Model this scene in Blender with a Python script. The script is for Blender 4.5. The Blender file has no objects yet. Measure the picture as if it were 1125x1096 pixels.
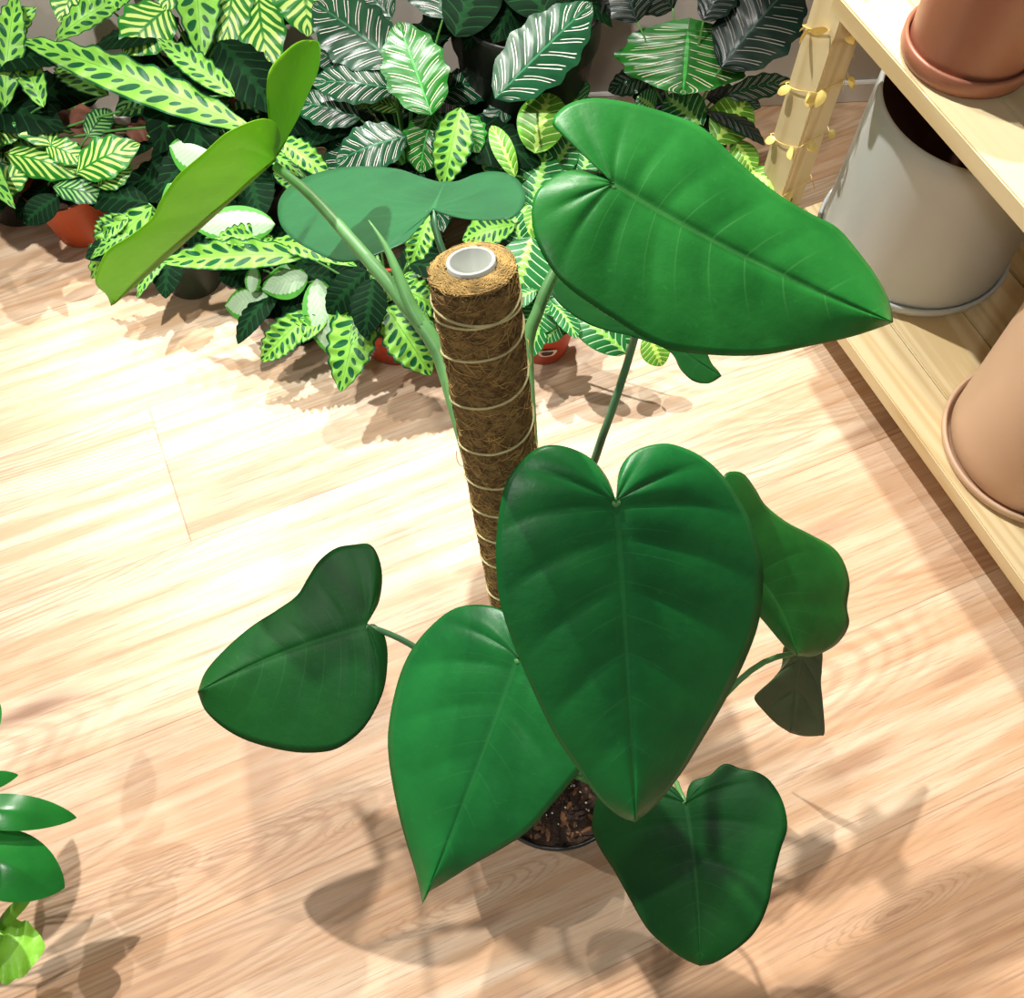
import bpy, bmesh, math, random
import numpy as np
from mathutils import Vector, Matrix
random.seed(7)
scene = bpy.context.scene
COL = scene.collection

# ------------------------------------------------------------------ camera
W_, H_ = 1125.0, 1096.0
CX, CY, F = 562.5, 548.0, 1120.0
CAM_H = 1.55
_d = Vector((560 - CX, 1120 - CY, F)).normalized()       # straight down, in camera axes (x right, y down, z ahead)
_f = (Vector((0, 0, 1)) - _d * _d.z).normalized()
_up = -_d
_r = _f.cross(_up)
if _r.x < 0: _r = -_r
ROT = Matrix((_r, _f, _up))                              # camera axes -> world
CAMP = Vector((0, 0, CAM_H))
def ray(px, py): return ROT @ Vector((px - CX, py - CY, F))
def at(px, py, z):
    q = ray(px, py); return CAMP + q * ((z - CAM_H) / q.z)
def depth(p): return (ROT.transposed() @ (p - CAMP)).z
cd = bpy.data.cameras.new('camera'); cam = bpy.data.objects.new('camera', cd); COL.objects.link(cam)
cd.sensor_fit = 'HORIZONTAL'; cd.sensor_width = 36; cd.lens = F / W_ * 36; cd.clip_start = 0.02
X = ROT @ Vector((1, 0, 0)); Y = ROT @ Vector((0, -1, 0)); Z = ROT @ Vector((0, 0, -1))
M = Matrix((X, Y, Z)).transposed().to_4x4(); M.translation = CAMP
cam.matrix_world = M
scene.camera = cam

# ------------------------------------------------------------------ light
vs = scene.view_settings
vs.view_transform = 'Standard'; vs.look = 'None'; vs.gamma = 1; vs.use_curve_mapping = False
vs.exposure = 0.0
wd = bpy.data.worlds.new('room_light'); scene.world = wd; wd.use_nodes = True
bg = wd.node_tree.nodes['Background']; bg.inputs[0].default_value = (1.0, 0.99, 0.97, 1); bg.inputs[1].default_value = 0.11
def spot(name, loc, target, power, color, radius=0.04, size=110):
    l = bpy.data.lights.new(name, 'SPOT'); l.energy = power; l.color = color
    l.shadow_soft_size = radius; l.spot_size = math.radians(size); l.spot_blend = 0.6
    o = bpy.data.objects.new(name, l); COL.objects.link(o); o.location = loc
    o.rotation_euler = (Vector(target) - Vector(loc)).to_track_quat('-Z', 'Y').to_euler()
    return o
spot('ceiling_or_fill_spot', (0.15, 2.35, 2.7), (0.52, 1.28, 0), 325, (1.0, 0.95, 0.88), 0.03, 60)
spot('ceiling_or_fill_spot', (0.05, 1.55, 2.7), (0.1, 1.0, 0), 90, (1.0, 0.95, 0.89), 0.03, 85)
spot('ceiling_or_fill_spot', (-1.30, 2.42, 3.4), (0.22, -0.16, 0), 660, (1.0, 0.98, 0.95), 0.035, 54)
spot('ceiling_or_fill_spot', (-0.75, 0.55, 2.7), (-0.50, 1.80, 0.3), 300, (1.0, 0.98, 0.93), 0.04, 46)  # added light from the camera side to brighten the top-left plants
spot('ceiling_or_fill_spot', (-2.0, 0.5, 2.6), (-0.6, 0.15, 0), 105, (1.0, 0.98, 0.95), 0.03, 45)
spot('ceiling_or_fill_spot', (-0.4, -0.9, 2.7), (0.25, 0.5, 0), 52, (1.0, 0.98, 0.96), 0.12)  # added soft fill from the camera side, brightens foreground and leaf fronts

# ------------------------------------------------------------------ node helpers
class N:
    def __init__(s, nt, sock): s.nt = nt; s.s = sock
    def _m(s, op, b=None, c=None):
        n = s.nt.nodes.new('ShaderNodeMath'); n.operation = op; s.nt.links.new(s.s, n.inputs[0])
        for i, v in ((1, b), (2, c)):
            if v is None: continue
            if isinstance(v, N): s.nt.links.new(v.s, n.inputs[i])
            else: n.inputs[i].default_value = v
        return N(s.nt, n.outputs[0])
    def __add__(s, b): return s._m('ADD', b)
    def __sub__(s, b): return s._m('SUBTRACT', b)
    def __mul__(s, b): return s._m('MULTIPLY', b)
    def __truediv__(s, b): return s._m('DIVIDE', b)
    def lt(s, b): return s._m('LESS_THAN', b)
    def gt(s, b): return s._m('GREATER_THAN', b)
    def abs(s): return s._m('ABSOLUTE')
    def frac(s): return s._m('FRACT')
    def floor(s): return s._m('FLOOR')
    def mod(s, b): return s._m('MODULO', b)
    def mx(s, b): return s._m('MAXIMUM', b)
    def mn(s, b): return s._m('MINIMUM', b)
    def sin(s): return s._m('SINE')
    def pw(s, b): return s._m('POWER', b)
    def ramp(s, a, b):            # smoothstep a->b
        n = s.nt.nodes.new('ShaderNodeMapRange'); n.interpolation_type = 'SMOOTHSTEP'
        s.nt.links.new(s.s, n.inputs[0]); n.inputs[1].default_value = a; n.inputs[2].default_value = b
        return N(s.nt, n.outputs[0])
def newmat(name):
    m = bpy.data.materials.new(name); m.use_nodes = True
    nt = m.node_tree; return m, nt, nt.nodes['Principled BSDF']
def col(nt, c):
    n = nt.nodes.new('ShaderNodeRGB'); n.outputs[0].default_value = (*c, 1); return n.outputs[0]
def mix(nt, f, a, b):
    n = nt.nodes.new('ShaderNodeMix'); n.data_type = 'RGBA'; n.clamp_factor = True
    if isinstance(f, N): nt.links.new(f.s, n.inputs[0])
    else: n.inputs[0].default_value = f
    for i, v in ((6, a), (7, b)):
        if isinstance(v, tuple): n.inputs[i].default_value = (*v, 1)
        else: nt.links.new(v, n.inputs[i])
    return n.outputs[2]
def noise(nt, scale, detail=4, vec=None, rough=0.55, dist=0.0, stretch=None, coord='Object'):
    if vec is None:
        t = nt.nodes.new('ShaderNodeTexCoord'); vec = t.outputs[coord]
    if stretch:
        mp = nt.nodes.new('ShaderNodeMapping'); nt.links.new(vec, mp.inputs[0]); mp.inputs['Scale'].default_value = stretch; vec = mp.outputs[0]
    n = nt.nodes.new('ShaderNodeTexNoise'); nt.links.new(vec, n.inputs['Vector'])
    n.inputs['Scale'].default_value = scale; n.inputs['Detail'].default_value = detail
    n.inputs['Roughness'].default_value = rough; n.inputs['Distortion'].default_value = dist
    return N(nt, n.outputs[0])
def bump(nt, h, strength, dist, p):
    b = nt.nodes.new('ShaderNodeBump'); b.inputs['Strength'].default_value = strength; b.inputs['Distance'].default_value = dist
    nt.links.new(h.s, b.inputs['Height']); nt.links.new(b.outputs[0], p.inputs['Normal']); return b
def uv(nt):
    n = nt.nodes.new('ShaderNodeUVMap'); n.uv_map = 'UVMap'
    sp = nt.nodes.new('ShaderNodeSeparateXYZ'); nt.links.new(n.outputs[0], sp.inputs[0])
    return N(nt, sp.outputs[0]), N(nt, sp.outputs[1])
def plain(name, c, rough=0.5, var=0.12, scale=30, bmp=0.0, spec=0.5, metal=0.0):
    m, nt, p = newmat(name)
    f = noise(nt, scale)
    k = 1 - var
    nt.links.new(mix(nt, f.ramp(0.3, 0.7), tuple(x * k for x in c), tuple(min(1, x * (1 + var)) for x in c)), p.inputs['Base Color'])
    p.inputs['Roughness'].default_value = rough; p.inputs['Metallic'].default_value = metal
    p.inputs['Specular IOR Level'].default_value = spec
    if bmp: bump(nt, noise(nt, scale * 6), bmp, 0.002, p)
    return m
def srgb(r, g, b):
    f = lambda v: ((v / 255 + 0.055) / 1.055) ** 2.4 if v > 10 else v / 255 / 12.92
    return (f(r), f(g), f(b))

# ------------------------------------------------------------------ mesh helpers
def link(name, me, mats, parent=None, smooth=True):
    o = bpy.data.objects.new(name, me); COL.objects.link(o)
    for m in (mats if isinstance(mats, (list, tuple)) else [mats]): me.materials.append(m)
    if smooth:
        for p in me.polygons: p.use_smooth = True
    if parent is not None: o.parent = parent
    return o
def bm_obj(name, bm, mats, parent=None, smooth=True):
    bmesh.ops.recalc_face_normals(bm, faces=bm.faces)
    me = bpy.data.meshes.new(name); bm.to_mesh(me); bm.free()
    return link(name, me, mats, parent, smooth)
def thing(name, label, cat, loc, group=None):
    o = bpy.data.objects.new(name, None); COL.objects.link(o); o.location = loc; o.empty_display_size = 0.05
    o['label'] = label; o['category'] = cat
    if group: o['group'] = group
    return o
def local(parent, p): return p - parent.location if parent is not None else p
def tube_bm(bm, pts, rad, seg=8, cap=True):
    """pts list of Vector, rad float or list"""
    n = len(pts); rings = []
    prev = None
    for i, p in enumerate(pts):
        t = (pts[min(i + 1, n - 1)] - pts[max(i - 1, 0)]).normalized()
        if prev is None:
            a = t.orthogonal().normalized()
        else:
            a = (prev - t * prev.dot(t)).normalized()
        prev = a; b = t.cross(a)
        r = rad[i] if isinstance(rad, (list, tuple)) else rad
        rings.append([bm.verts.new(p + (a * math.cos(k * 2 * math.pi / seg) + b * math.sin(k * 2 * math.pi / seg)) * r) for k in range(seg)])
    for i in range(n - 1):
        for k in range(seg):
            bm.faces.new((rings[i][k], rings[i][(k + 1) % seg], rings[i + 1][(k + 1) % seg], rings[i + 1][k]))
    if cap:
        bm.faces.new(rings[0]); bm.faces.new(list(reversed(rings[-1])))
def bez(a, b, c, n=10):
    return [a * (1 - t) ** 2 + b * 2 * t * (1 - t) + c * t * t for t in (i / n for i in range(n + 1))]
def lathe_bm(bm, prof, seg=48, center=Vector((0, 0, 0)), jitter=0.0):
    rings = []
    for r, z in prof:
        if r < 1e-5: rings.append([bm.verts.new(center + Vector((0, 0, z)))]); continue
        rings.append([bm.verts.new(center + Vector((math.cos(k * 2 * math.pi / seg) * r * (1 + random.uniform(-jitter, jitter)), math.sin(k * 2 * math.pi / seg) * r * (1 + random.uniform(-jitter, jitter)), z))) for k in range(seg)])
    for i in range(len(rings) - 1):
        A, B = rings[i], rings[i + 1]
        for k in range(seg):
            k2 = (k + 1) % seg
            if len(A) == 1: bm.faces.new((A[0], B[k2], B[k]))
            elif len(B) == 1: bm.faces.new((A[k], A[k2], B[0]))
            else: bm.faces.new((A[k], A[k2], B[k2], B[k]))
def box_bm(bm, size, mat=Matrix(), bevel=0.0):
    r = bmesh.ops.create_cube(bm, size=1)
    bmesh.ops.scale(bm, vec=size, verts=r['verts'])
    if bevel:
        es = list({e for v in r['verts'] for e in v.link_edges})
        q = bmesh.ops.bevel(bm, geom=es, offset=bevel, segments=2, affect='EDGES')
        vs_ = list({v for f in q['faces'] for v in f.verts} | {v for v in r['verts'] if v.is_valid})
    else: vs_ = r['verts']
    bmesh.ops.transform(bm, matrix=mat, verts=vs_)

# ------------------------------------------------------------------ the floor
PLANK_A = math.radians(23.5); PW = 0.2865
KNOTS = [(30, 782, .13, .022, .75, False), (250, 935, .26, .04, .15, True), (520, 985, .20, .035, .2, True), (536, 1012, .05, .015, .45, False),
         (985, 1000, .18, .032, .4, True), (940, 838, .10, .028, .45, False), (905, 585, .15, .03, .35, False), (960, 470, .10, .03, .3, False), (300, 520, .16, .05, .22, False), (420, 890, .13, .022, .25, True), (1060, 735, .09, .02, .35, False)]
def floor_mat():
    m, nt, p = newmat('oak_laminate')
    t = nt.nodes.new('ShaderNodeTexCoord')
    mp = nt.nodes.new('ShaderNodeMapping'); mp.vector_type = 'POINT'
    nt.links.new(t.outputs['Object'], mp.inputs[0])
    mp.inputs['Rotation'].default_value = (0, 0, -PLANK_A)
    sp = nt.nodes.new('ShaderNodeSeparateXYZ'); nt.links.new(mp.outputs[0], sp.inputs[0])
    u, v = N(nt, sp.outputs[0]), N(nt, sp.outputs[1])
    row = ((v - 0.004) / PW + 20).floor()
    fr = ((v - 0.004) / PW + 20).frac()
    # stagger of the end joints, row by row; the row from v=.863 to 1.15 (index 23) has a joint at u=-.21
    off = (row - 23).abs().gt(0.5) * (row.mod(2) * 0.09 + 0.35)
    L = 2.6
    uu = (u + 0.21) / L + off + 30
    idx = uu.floor(); fu = uu.frac()
    wn = nt.nodes.new('ShaderNodeTexWhiteNoise'); wn.noise_dimensions = '2D'
    cb = nt.nodes.new('ShaderNodeCombineXYZ'); nt.links.new(row.s, cb.inputs[0]); nt.links.new(idx.s, cb.inputs[1]); nt.links.new(cb.outputs[0], wn.inputs['Vector'])
    rnd = N(nt, wn.outputs['Value'])
    # plank-local coordinates
    cv = nt.nodes.new('ShaderNodeCombineXYZ')
    nt.links.new((u + rnd * 7.3).s, cv.inputs[0]); nt.links.new((v + rnd * 3.1).s, cv.inputs[1]); nt.links.new((rnd * 9).s, cv.inputs[2])
    vec = cv.outputs[0]
    fine = noise(nt, 150, 7, vec, 0.75, 0.1, (0.05, 1.9, 1))
    mid = noise(nt, 24, 5, vec, 0.6, 0.25, (0.10, 1.5, 1))
    big = noise(nt, 1.9, 3, vec, 0.5, 0.3, (0.5, 1.8, 1))
    fld = noise(nt, 1.5, 1.0, vec, 0.4, 0.15, (0.45, 2.6, 1))
    ring = ((fld * 60) + (fine * 0.7)).frac()
    ring = (ring - 0.5).abs().ramp(0.16, 0.44)
    base = mix(nt, mid.ramp(0.3, 0.7), srgb(200, 164, 128), srgb(230, 210, 182))
    base = mix(nt, big.ramp(0.45, 0.72) * 0.55, base, srgb(202, 154, 112))
    base = mix(nt, (rnd - 0.35) * 0.6, base, srgb(200, 150, 112))
    base = mix(nt, ring * 0.36 * fld.ramp(0.42, 0.6), base, srgb(150, 110, 80))
    streak = fine.ramp(0.50, 0.66)
    base = mix(nt, streak * 0.6, base, srgb(164, 124, 96))
    # cathedral figures and knots of individual boards
    for (kx, ky, lu, lv, ks, kr) in KNOTS:
        c_ = at(kx, ky, 0); ku = c_.x * math.cos(PLANK_A) + c_.y * math.sin(PLANK_A); kv = -c_.x * math.sin(PLANK_A) + c_.y * math.cos(PLANK_A)
        du = (u - ku) / lu; dv = (v - kv) / lv
        dd = (du * du + dv * dv)._m('SQRT') + (fine - 0.5) * 0.16 + (mid - 0.5) * 0.3
        if kr: base = mix(nt, ((dd * 9).frac() - 0.5).abs().ramp(0.25, 0.5) * (dd * -1 + 1).ramp(0, 0.5) * 0.45, base, srgb(164, 122, 92))
        base = mix(nt, (dd * -1 + (0.22 if kr else 1.0)).ramp(0, 0.22 if kr else 0.9) * ks, base, srgb(128, 82, 54))
    # knots
    vo = nt.nodes.new('ShaderNodeTexVoronoi'); vo.inputs['Scale'].default_value = 1.55
    mk = nt.nodes.new('ShaderNodeMapping'); nt.links.new(vec, mk.inputs[0]); mk.inputs['Scale'].default_value = (1, 2.1, 1); nt.links.new(mk.outputs[0], vo.inputs['Vector'])
    dk = N(nt, vo.outputs['Distance']) + (fine - 0.5) * 0.1
    kn = (dk * -1 + 0.13).ramp(0, 0.1)
    base = mix(nt, kn * 0.55, base, srgb(120, 78, 52))
    # seams
    seam = (fr.lt(0.006)).mx(fu.lt(0.0011))
    base = mix(nt, seam * 0.45, base, srgb(110, 76, 50))
    nt.links.new(base, p.inputs['Base Color'])
    p.inputs['Roughness'].default_value = 0.46; p.inputs['Specular IOR Level'].default_value = 0.35
    bump(nt, streak * -1 - seam * 3, 0.15, 0.0008, p)
    return m
bm = bmesh.new()
box_bm(bm, (7, 7, 0.04), Matrix.Translation((0, 0.5, -0.02)))
fl = bm_obj('floor', bm, floor_mat(), None, False); fl['kind'] = 'structure'

# wall behind the plants (kept low so the rear spots shine over it) and its baseboard
WA = math.radians(4.0); w0 = at(850, 112, 0)
def wall_pt(s, back, z):
    return Vector((w0.x + math.cos(WA) * s - math.sin(WA) * back, w0.y + math.sin(WA) * s + math.cos(WA) * back, z))
bm = bmesh.new()
box_bm(bm, (4.4, 0.1, 1.05), Matrix.Translation(wall_pt(-0.2, 0.05, 0.525)) @ Matrix.Rotation(WA, 4, 'Z'))
o = bm_obj('wall_back', bm, plain('wall_paint', srgb(190, 180, 168), 0.8, 0.03, 8), None, False); o['kind'] = 'structure'
bm = bmesh.new()
box_bm(bm, (4.4, 0.012, 0.05), Matrix.Translation(wall_pt(-0.2, -0.006, 0.025)) @ Matrix.Rotation(WA, 4, 'Z'), 0.002)
o = bm_obj('baseboard_back', bm, plain('baseboard_paint', srgb(225, 222, 216), 0.5, 0.03, 8), None, False); o['kind'] = 'structure'

# ------------------------------------------------------------------ the pine shelf
SA = math.radians(24.2)                                  # depth direction of the shelf (aligned with the planks)
ex = Vector((math.cos(SA), math.sin(SA), 0)); ey = Vector((math.sin(SA), -math.cos(SA), 0))   # into the shelf / along its front towards the camera
Z1, Z2 = 0.12, 0.588
fc = at(930, 371, Z1)
c0 = at(838, 243, Z1)
along0 = (c0 - fc).dot(ey)
SC = fc + ey * along0; SC.z = 0                         # front-left corner of the shelf on the floor
def pine(name, direction):
    m, nt, p = newmat(name)
    t = nt.nodes.new('ShaderNodeTexCoord')
    mp = nt.nodes.new('ShaderNodeMapping'); nt.links.new(t.outputs['Object'], mp.inputs[0])
    mp.inputs['Rotation'].default_value = (0, 0, 0)
    v = mp.outputs[0]
    a = noise(nt, 3.0, 3, v, 0.5, 0.6, direction)
    g = ((a * 9).frac() - 0.5).abs().ramp(0.1, 0.45)
    f = noise(nt, 40, 4, v, 0.6, 0.2, direction)
    b = mix(nt, g * 0.55, srgb(228, 208, 162), srgb(200, 168, 112))
    b = mix(nt, f.ramp(0.5, 0.75) * 0.4, b, srgb(236, 217, 172))
    nt.links.new(b, p.inputs['Base Color']); p.inputs['Roughness'].default_value = 0.55
    bump(nt, f, 0.08, 0.001, p)
    return m
pine_y = pine('pine_board', (2.2, 0.12, 1.0)); pine_z = pine('pine_post', (2.4, 2.4, 0.15))
SHELF = thing('shelf_unit', 'pale pine shelf unit holding the large planters along the right side', 'shelf', SC)
SHELF.rotation_euler = (0, 0, SA)                        # local x = into the shelf, local -y = along its front
def shelf_box(name, size, loc, mat, bev=0.002):
    bm = bmesh.new(); box_bm(bm, size, Matrix.Translation(loc), bev)
    return bm_obj(name, bm, mat, SHELF, False)
SD, SLEN = 0.62, 1.9
for nm, z in (('lower_shelf', Z1), ('upper_shelf', Z2)):
    shelf_box(nm, (0.085, SLEN, 0.030), (0.0425, -SLEN / 2, z - 0.015), pine_y)      # front rail board
    o = bpy.data.objects[nm]
for nm, z in (('shelf_board', Z1), ('shelf_board', Z2)):
    for k in range(4):
        w = 0.128
        shelf_box(nm, (w, SLEN, 0.02), (0.089 + w / 2 + k * (w + 0.003), -SLEN / 2, z - 0.013), pine_y)
for x, y in ((-0.026, 0.0), (SD - 0.02, 0.0), (-0.026, -SLEN), (SD - 0.02, -SLEN)):
    shelf_box('post', (0.05, 0.072, 0.66), (x + 0.025 if x > 0 else 0.055, y + 0.037 if y == 0 else y - 0.037, 0.33), pine_z, 0.003)
for z in (Z1, Z2):
    shelf_box('end_rail', (SD, 0.018, 0.035), (SD / 2, 0.009 - 0.03, z - 0.044), pine_y)
for x in (0.03, SD - 0.03):
    shelf_box('foot_rail', (0.03, SLEN, 0.04), (x + 0.06 if x < 0.1 else x, -SLEN / 2, Z1 - 0.045), pine_y)

# ------------------------------------------------------------------ planters on the shelf
def planter(name, label, cx, cy, z, rb, rt, h, mat, inner, saucer=None, group=None, cat='planter'):
    t = thing(name, label, cat, (cx, cy, z), group)
    sh = 0.0
    if saucer:
        sr, sh = saucer
        bm = bmesh.new()
        lathe_bm(bm, [(0, 0.0), (sr - 0.010, 0), (sr - 0.003, 0.004), (sr, 0.012), (sr, sh - 0.003), (sr - 0.002, sh), (sr - 0.006, sh - 0.001), (sr - 0.008, 0.008), (0, 0.007)], 72)
        bm_obj('saucer', bm, mat, t)
    b0 = 0.007 if saucer else 0
    bm = bmesh.new()
    th = 0.009
    n = 10
    prof = [(0, b0), (rb - 0.014, b0), (rb - 0.004, b0 + 0.004), (rb, b0 + 0.014)]
    for i in range(1, n): prof.append((rb + (rt - rb) * i / n, b0 + 0.014 + (h - 0.018) * i / n))
    prof += [(rt, b0 + h - 0.004), (rt - 0.003, b0 + h), (rt - th + 0.002, b0 + h), (rt - th, b0 + h - 0.004)]
    lathe_bm(bm, prof, 72); bm_obj('body', bm, mat, t)
    bm = bmesh.new()
    lathe_bm(bm, [(rt - th - 0.0005, b0 + h - 0.004), (rb - th, b0 + 0.03), (0, b0 + 0.028)], 72)
    bm_obj('lining', bm, inner, t)
    return t
white_cer = plain('white_ceramic', srgb(192, 197, 192), 0.35, 0.03, 5)
brown_cer = plain('terracotta_brown_ceramic', srgb(160, 102, 76), 0.42, 0.04, 6)
beige_cer = plain('beige_ceramic', srgb(214, 180, 148), 0.5, 0.03, 6)
dark_in = plain('planter_inside_brown', srgb(74, 44, 28), 0.8, 0.1, 10)
PL = planter('planter', 'large white ceramic planter with saucer on the lower shelf behind the big leaf', 0.718, 1.254, Z1, 0.164, 0.160, 0.315, white_cer, dark_in, (0.172, 0.022))
planter('planter', 'terracotta brown planter in a deep saucer on the upper shelf', 0.615, 1.173, Z2, 0.082, 0.086, 0.17, brown_cer, dark_in, (0.091, 0.030))
planter('planter', 'beige planter in a saucer near the front of the lower shelf', 0.845, 0.83, Z1, 0.140, 0.146, 0.40, beige_cer, dark_in, (0.152, 0.02))

# ------------------------------------------------------------------ leaf materials
def under_and_light(m, nt, p, colour, under, transl, rough, under_mix=1.0):
    """leaf shading: colour on top, its own underside colour, light passing through"""
    geo = nt.nodes.new('ShaderNodeNewGeometry')
    c = mix(nt, N(nt, geo.outputs['Backfacing']) * under_mix, colour, under)
    nt.links.new(c, p.inputs['Base Color'])
    p.inputs['Roughness'].default_value = rough; p.inputs['Specular IOR Level'].default_value = 0.08 if rough > 0.6 else 0.3
    tr = nt.nodes.new('ShaderNodeBsdfTranslucent'); nt.links.new(colour, tr.inputs[0])
    ms = nt.nodes.new('ShaderNodeMixShader'); ms.inputs[0].default_value = transl
    out = nt.nodes['Material Output']
    nt.links.new(p.outputs[0], ms.inputs[1]); nt.links.new(tr.outputs[0], ms.inputs[2]); nt.links.new(ms.outputs[0], out.inputs[0])
def mat_rattle(name, light, dark, under=srgb(110, 60, 50), n=10):
    m, nt, p = newmat(name); u, v = uv(nt)
    nz = noise(nt, 25, 3)
    w = v.abs(); side = v.gt(0)
    a = u * n - w * 0.9 + side * 0.5 + (nz - 0.5) * 0.3 + 20
    f = a.frac(); big = a.floor().mod(2)
    rw = big * 0.14 + 0.17
    dx = (f - 0.5) / (big * 0.10 + 0.27); dy = (w - (big * 0.10 + 0.36)) / rw
    e = dx * dx + dy * dy
    blob = (e * -1 + 1).ramp(-0.12, 0.12)
    c = mix(nt, nz.ramp(0.3, 0.7), light, tuple(x * 0.72 for x in light))
    c = mix(nt, w.ramp(0.25, 0.0) * 0.35, c, tuple(min(1, x * 1.25) for x in light))
    edge = w.ramp(0.86, 0.93)
    c = mix(nt, blob.mx(edge).mx(w.lt(0.022) * 0.5), c, dark)
    under_and_light(m, nt, p, c, under, 0.25, 0.42)
    bump(nt, (f - 0.5).abs(), 0.3, 0.002, p)
    return m
def mat_ornata(name, green, line, n=8, dens=0.032, under=srgb(90, 45, 50), mid=None):
    m, nt, p = newmat(name); u, v = uv(nt)
    nz = noise(nt, 18, 3)
    w = v.abs()
    a = u * n - w * 1.9 + w * w * 0.5 + (nz - 0.5) * 0.08 + 20
    f = a.frac()
    l1 = ((f - 0.38).abs() * -1 + dens).ramp(-0.012, 0.02); l2 = ((f - 0.64).abs() * -1 + dens).ramp(-0.012, 0.02)
    l2 = l2 * w.ramp(0.14, 0.22)
    mask = w.ramp(0.04, 0.08) * (w * -1 + 1).ramp(0.14, 0.2) * u.ramp(0.03, 0.08)
    c = mix(nt, nz.ramp(0.3, 0.7), green, tuple(x * 0.6 for x in green))
    c = mix(nt, w.lt(0.03) * 0.7, c, mid or tuple(min(1, x * 2.5 + 0.02) for x in green))
    c = mix(nt, l1.mx(l2) * mask, c, line)
    under_and_light(m, nt, p, c, under, 0.1, 0.30)
    bump(nt, (f - 0.5).abs(), 0.35, 0.003, p)
    return m
def mat_vittata(name, green, pale, n=8, under=srgb(120, 110, 60)):
    m, nt, p = newmat(name); u, v = uv(nt)
    nz = noise(nt, 22, 3)
    w = v.abs()
    a = u * n - w * 2.2 + w * w * 0.5 + (nz - 0.5) * 0.5 + 20
    f = (a.frac() - 0.5).abs()
    st = (f + w * 0.12).ramp(0.22, 0.34)
    centre = (w * -1 + 0.10).ramp(0, 0.08) * u.ramp(0.8, 0.5)
    edge = w.ramp(0.84, 0.92)
    c = mix(nt, st.mx(centre).mx(edge), pale, green)
    under_and_light(m, nt, p, c, under, 0.2, 0.33)
    bump(nt, f, 0.35, 0.003, p)
    return m
def mat_maranta(name, green, line, lime, n=8, under=srgb(110, 70, 60), rough=0.4):
    m, nt, p = newmat(name); u, v = uv(nt)
    nz = noise(nt, 22, 3)
    w = v.abs()
    a = u * n - w * 1.5 + w * w * 0.4 + 20
    f = (a.frac() - 0.5).abs()
    ln = (f * -1 + 0.07).ramp(-0.01, 0.03) * w.ramp(0.96, 0.88)
    feather = (w * -1 + 0.10 + (f * -1 + 0.5) * 0.34).ramp(0, 0.04)
    c = mix(nt, nz.ramp(0.3, 0.7), green, tuple(x * 0.65 for x in green))
    c = mix(nt, feather, c, lime); c = mix(nt, ln, c, line)
    under_and_light(m, nt, p, c, under, 0.2, rough)
    bump(nt, f, 0.3, 0.003, p)
    return m
def mat_silver(name):
    m, nt, p = newmat(name); u, v = uv(nt)
    nz = noise(nt, 20, 3)
    w = v.abs()
    a = (u * 11 - w * 3 + 20).frac()
    lim = (w + (a - 0.5) * 0.08 + u.ramp(0.75, 1.0) * 0.4)
    f = lim.ramp(0.66, 0.72)
    pale = mix(nt, (a - 0.5).abs().ramp(0.3, 0.5) * 0.5, srgb(168, 196, 160), srgb(128, 165, 128))
    c = mix(nt, f, pale, srgb(74, 150, 50))
    under_and_light(m, nt, p, c, srgb(120, 150, 100), 0.25, 0.45)
    return m
MATS = {
 'R': mat_rattle('rattlesnake_leaf', srgb(140, 205, 78), srgb(20, 88, 48)),
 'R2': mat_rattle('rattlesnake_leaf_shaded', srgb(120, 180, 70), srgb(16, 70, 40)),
 'O': mat_ornata('pinstripe_leaf', srgb(24, 74, 44), srgb(226, 214, 206)),
 'OD': mat_ornata('pinstripe_leaf_shaded', srgb(10, 34, 24), srgb(120, 116, 108), 9),  # pinstripe leaf with the dim top-right shade put into its colour
 'Og': mat_ornata('pinstripe_leaf_bright', srgb(34, 110, 32), srgb(228, 214, 190)),
 'RL': mat_rattle('rattlesnake_leaf_long', srgb(140, 205, 78), srgb(20, 88, 48), n=17),
 'V': mat_vittata('striped_leaf', srgb(40, 120, 40), srgb(196, 228, 118)),
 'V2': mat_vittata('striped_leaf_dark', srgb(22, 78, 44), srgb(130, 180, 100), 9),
 'M': mat_maranta('prayer_leaf', srgb(40, 128, 58), srgb(200, 235, 190), srgb(150, 215, 90)),
 'M2': mat_maranta('prayer_leaf_lime', srgb(110, 180, 48), srgb(215, 240, 160), srgb(190, 235, 100)),
 'S': mat_silver('silver_leaf'),
 'D': mat_maranta('dark_shade_leaf', srgb(8, 36, 16), srgb(22, 62, 30), srgb(16, 54, 24), rough=0.7),  # dark leaf green, also painting the shade in gaps between plants
 'B': plain('withered_leaf', srgb(98, 56, 40), 0.7, 0.3, 30, 0.4),
 'L': plain('lily_leaf', srgb(34, 120, 44), 0.22, 0.2, 14, 0.1),
 'Y': plain('lime_leaf', srgb(140, 205, 60), 0.4, 0.15, 25, 0.3),
}
stem_mat = plain('stem_green', srgb(84, 140, 66), 0.45, 0.2, 40)
stem_dark = plain('stem_maroon', srgb(84, 66, 48), 0.5, 0.2, 40)

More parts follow.
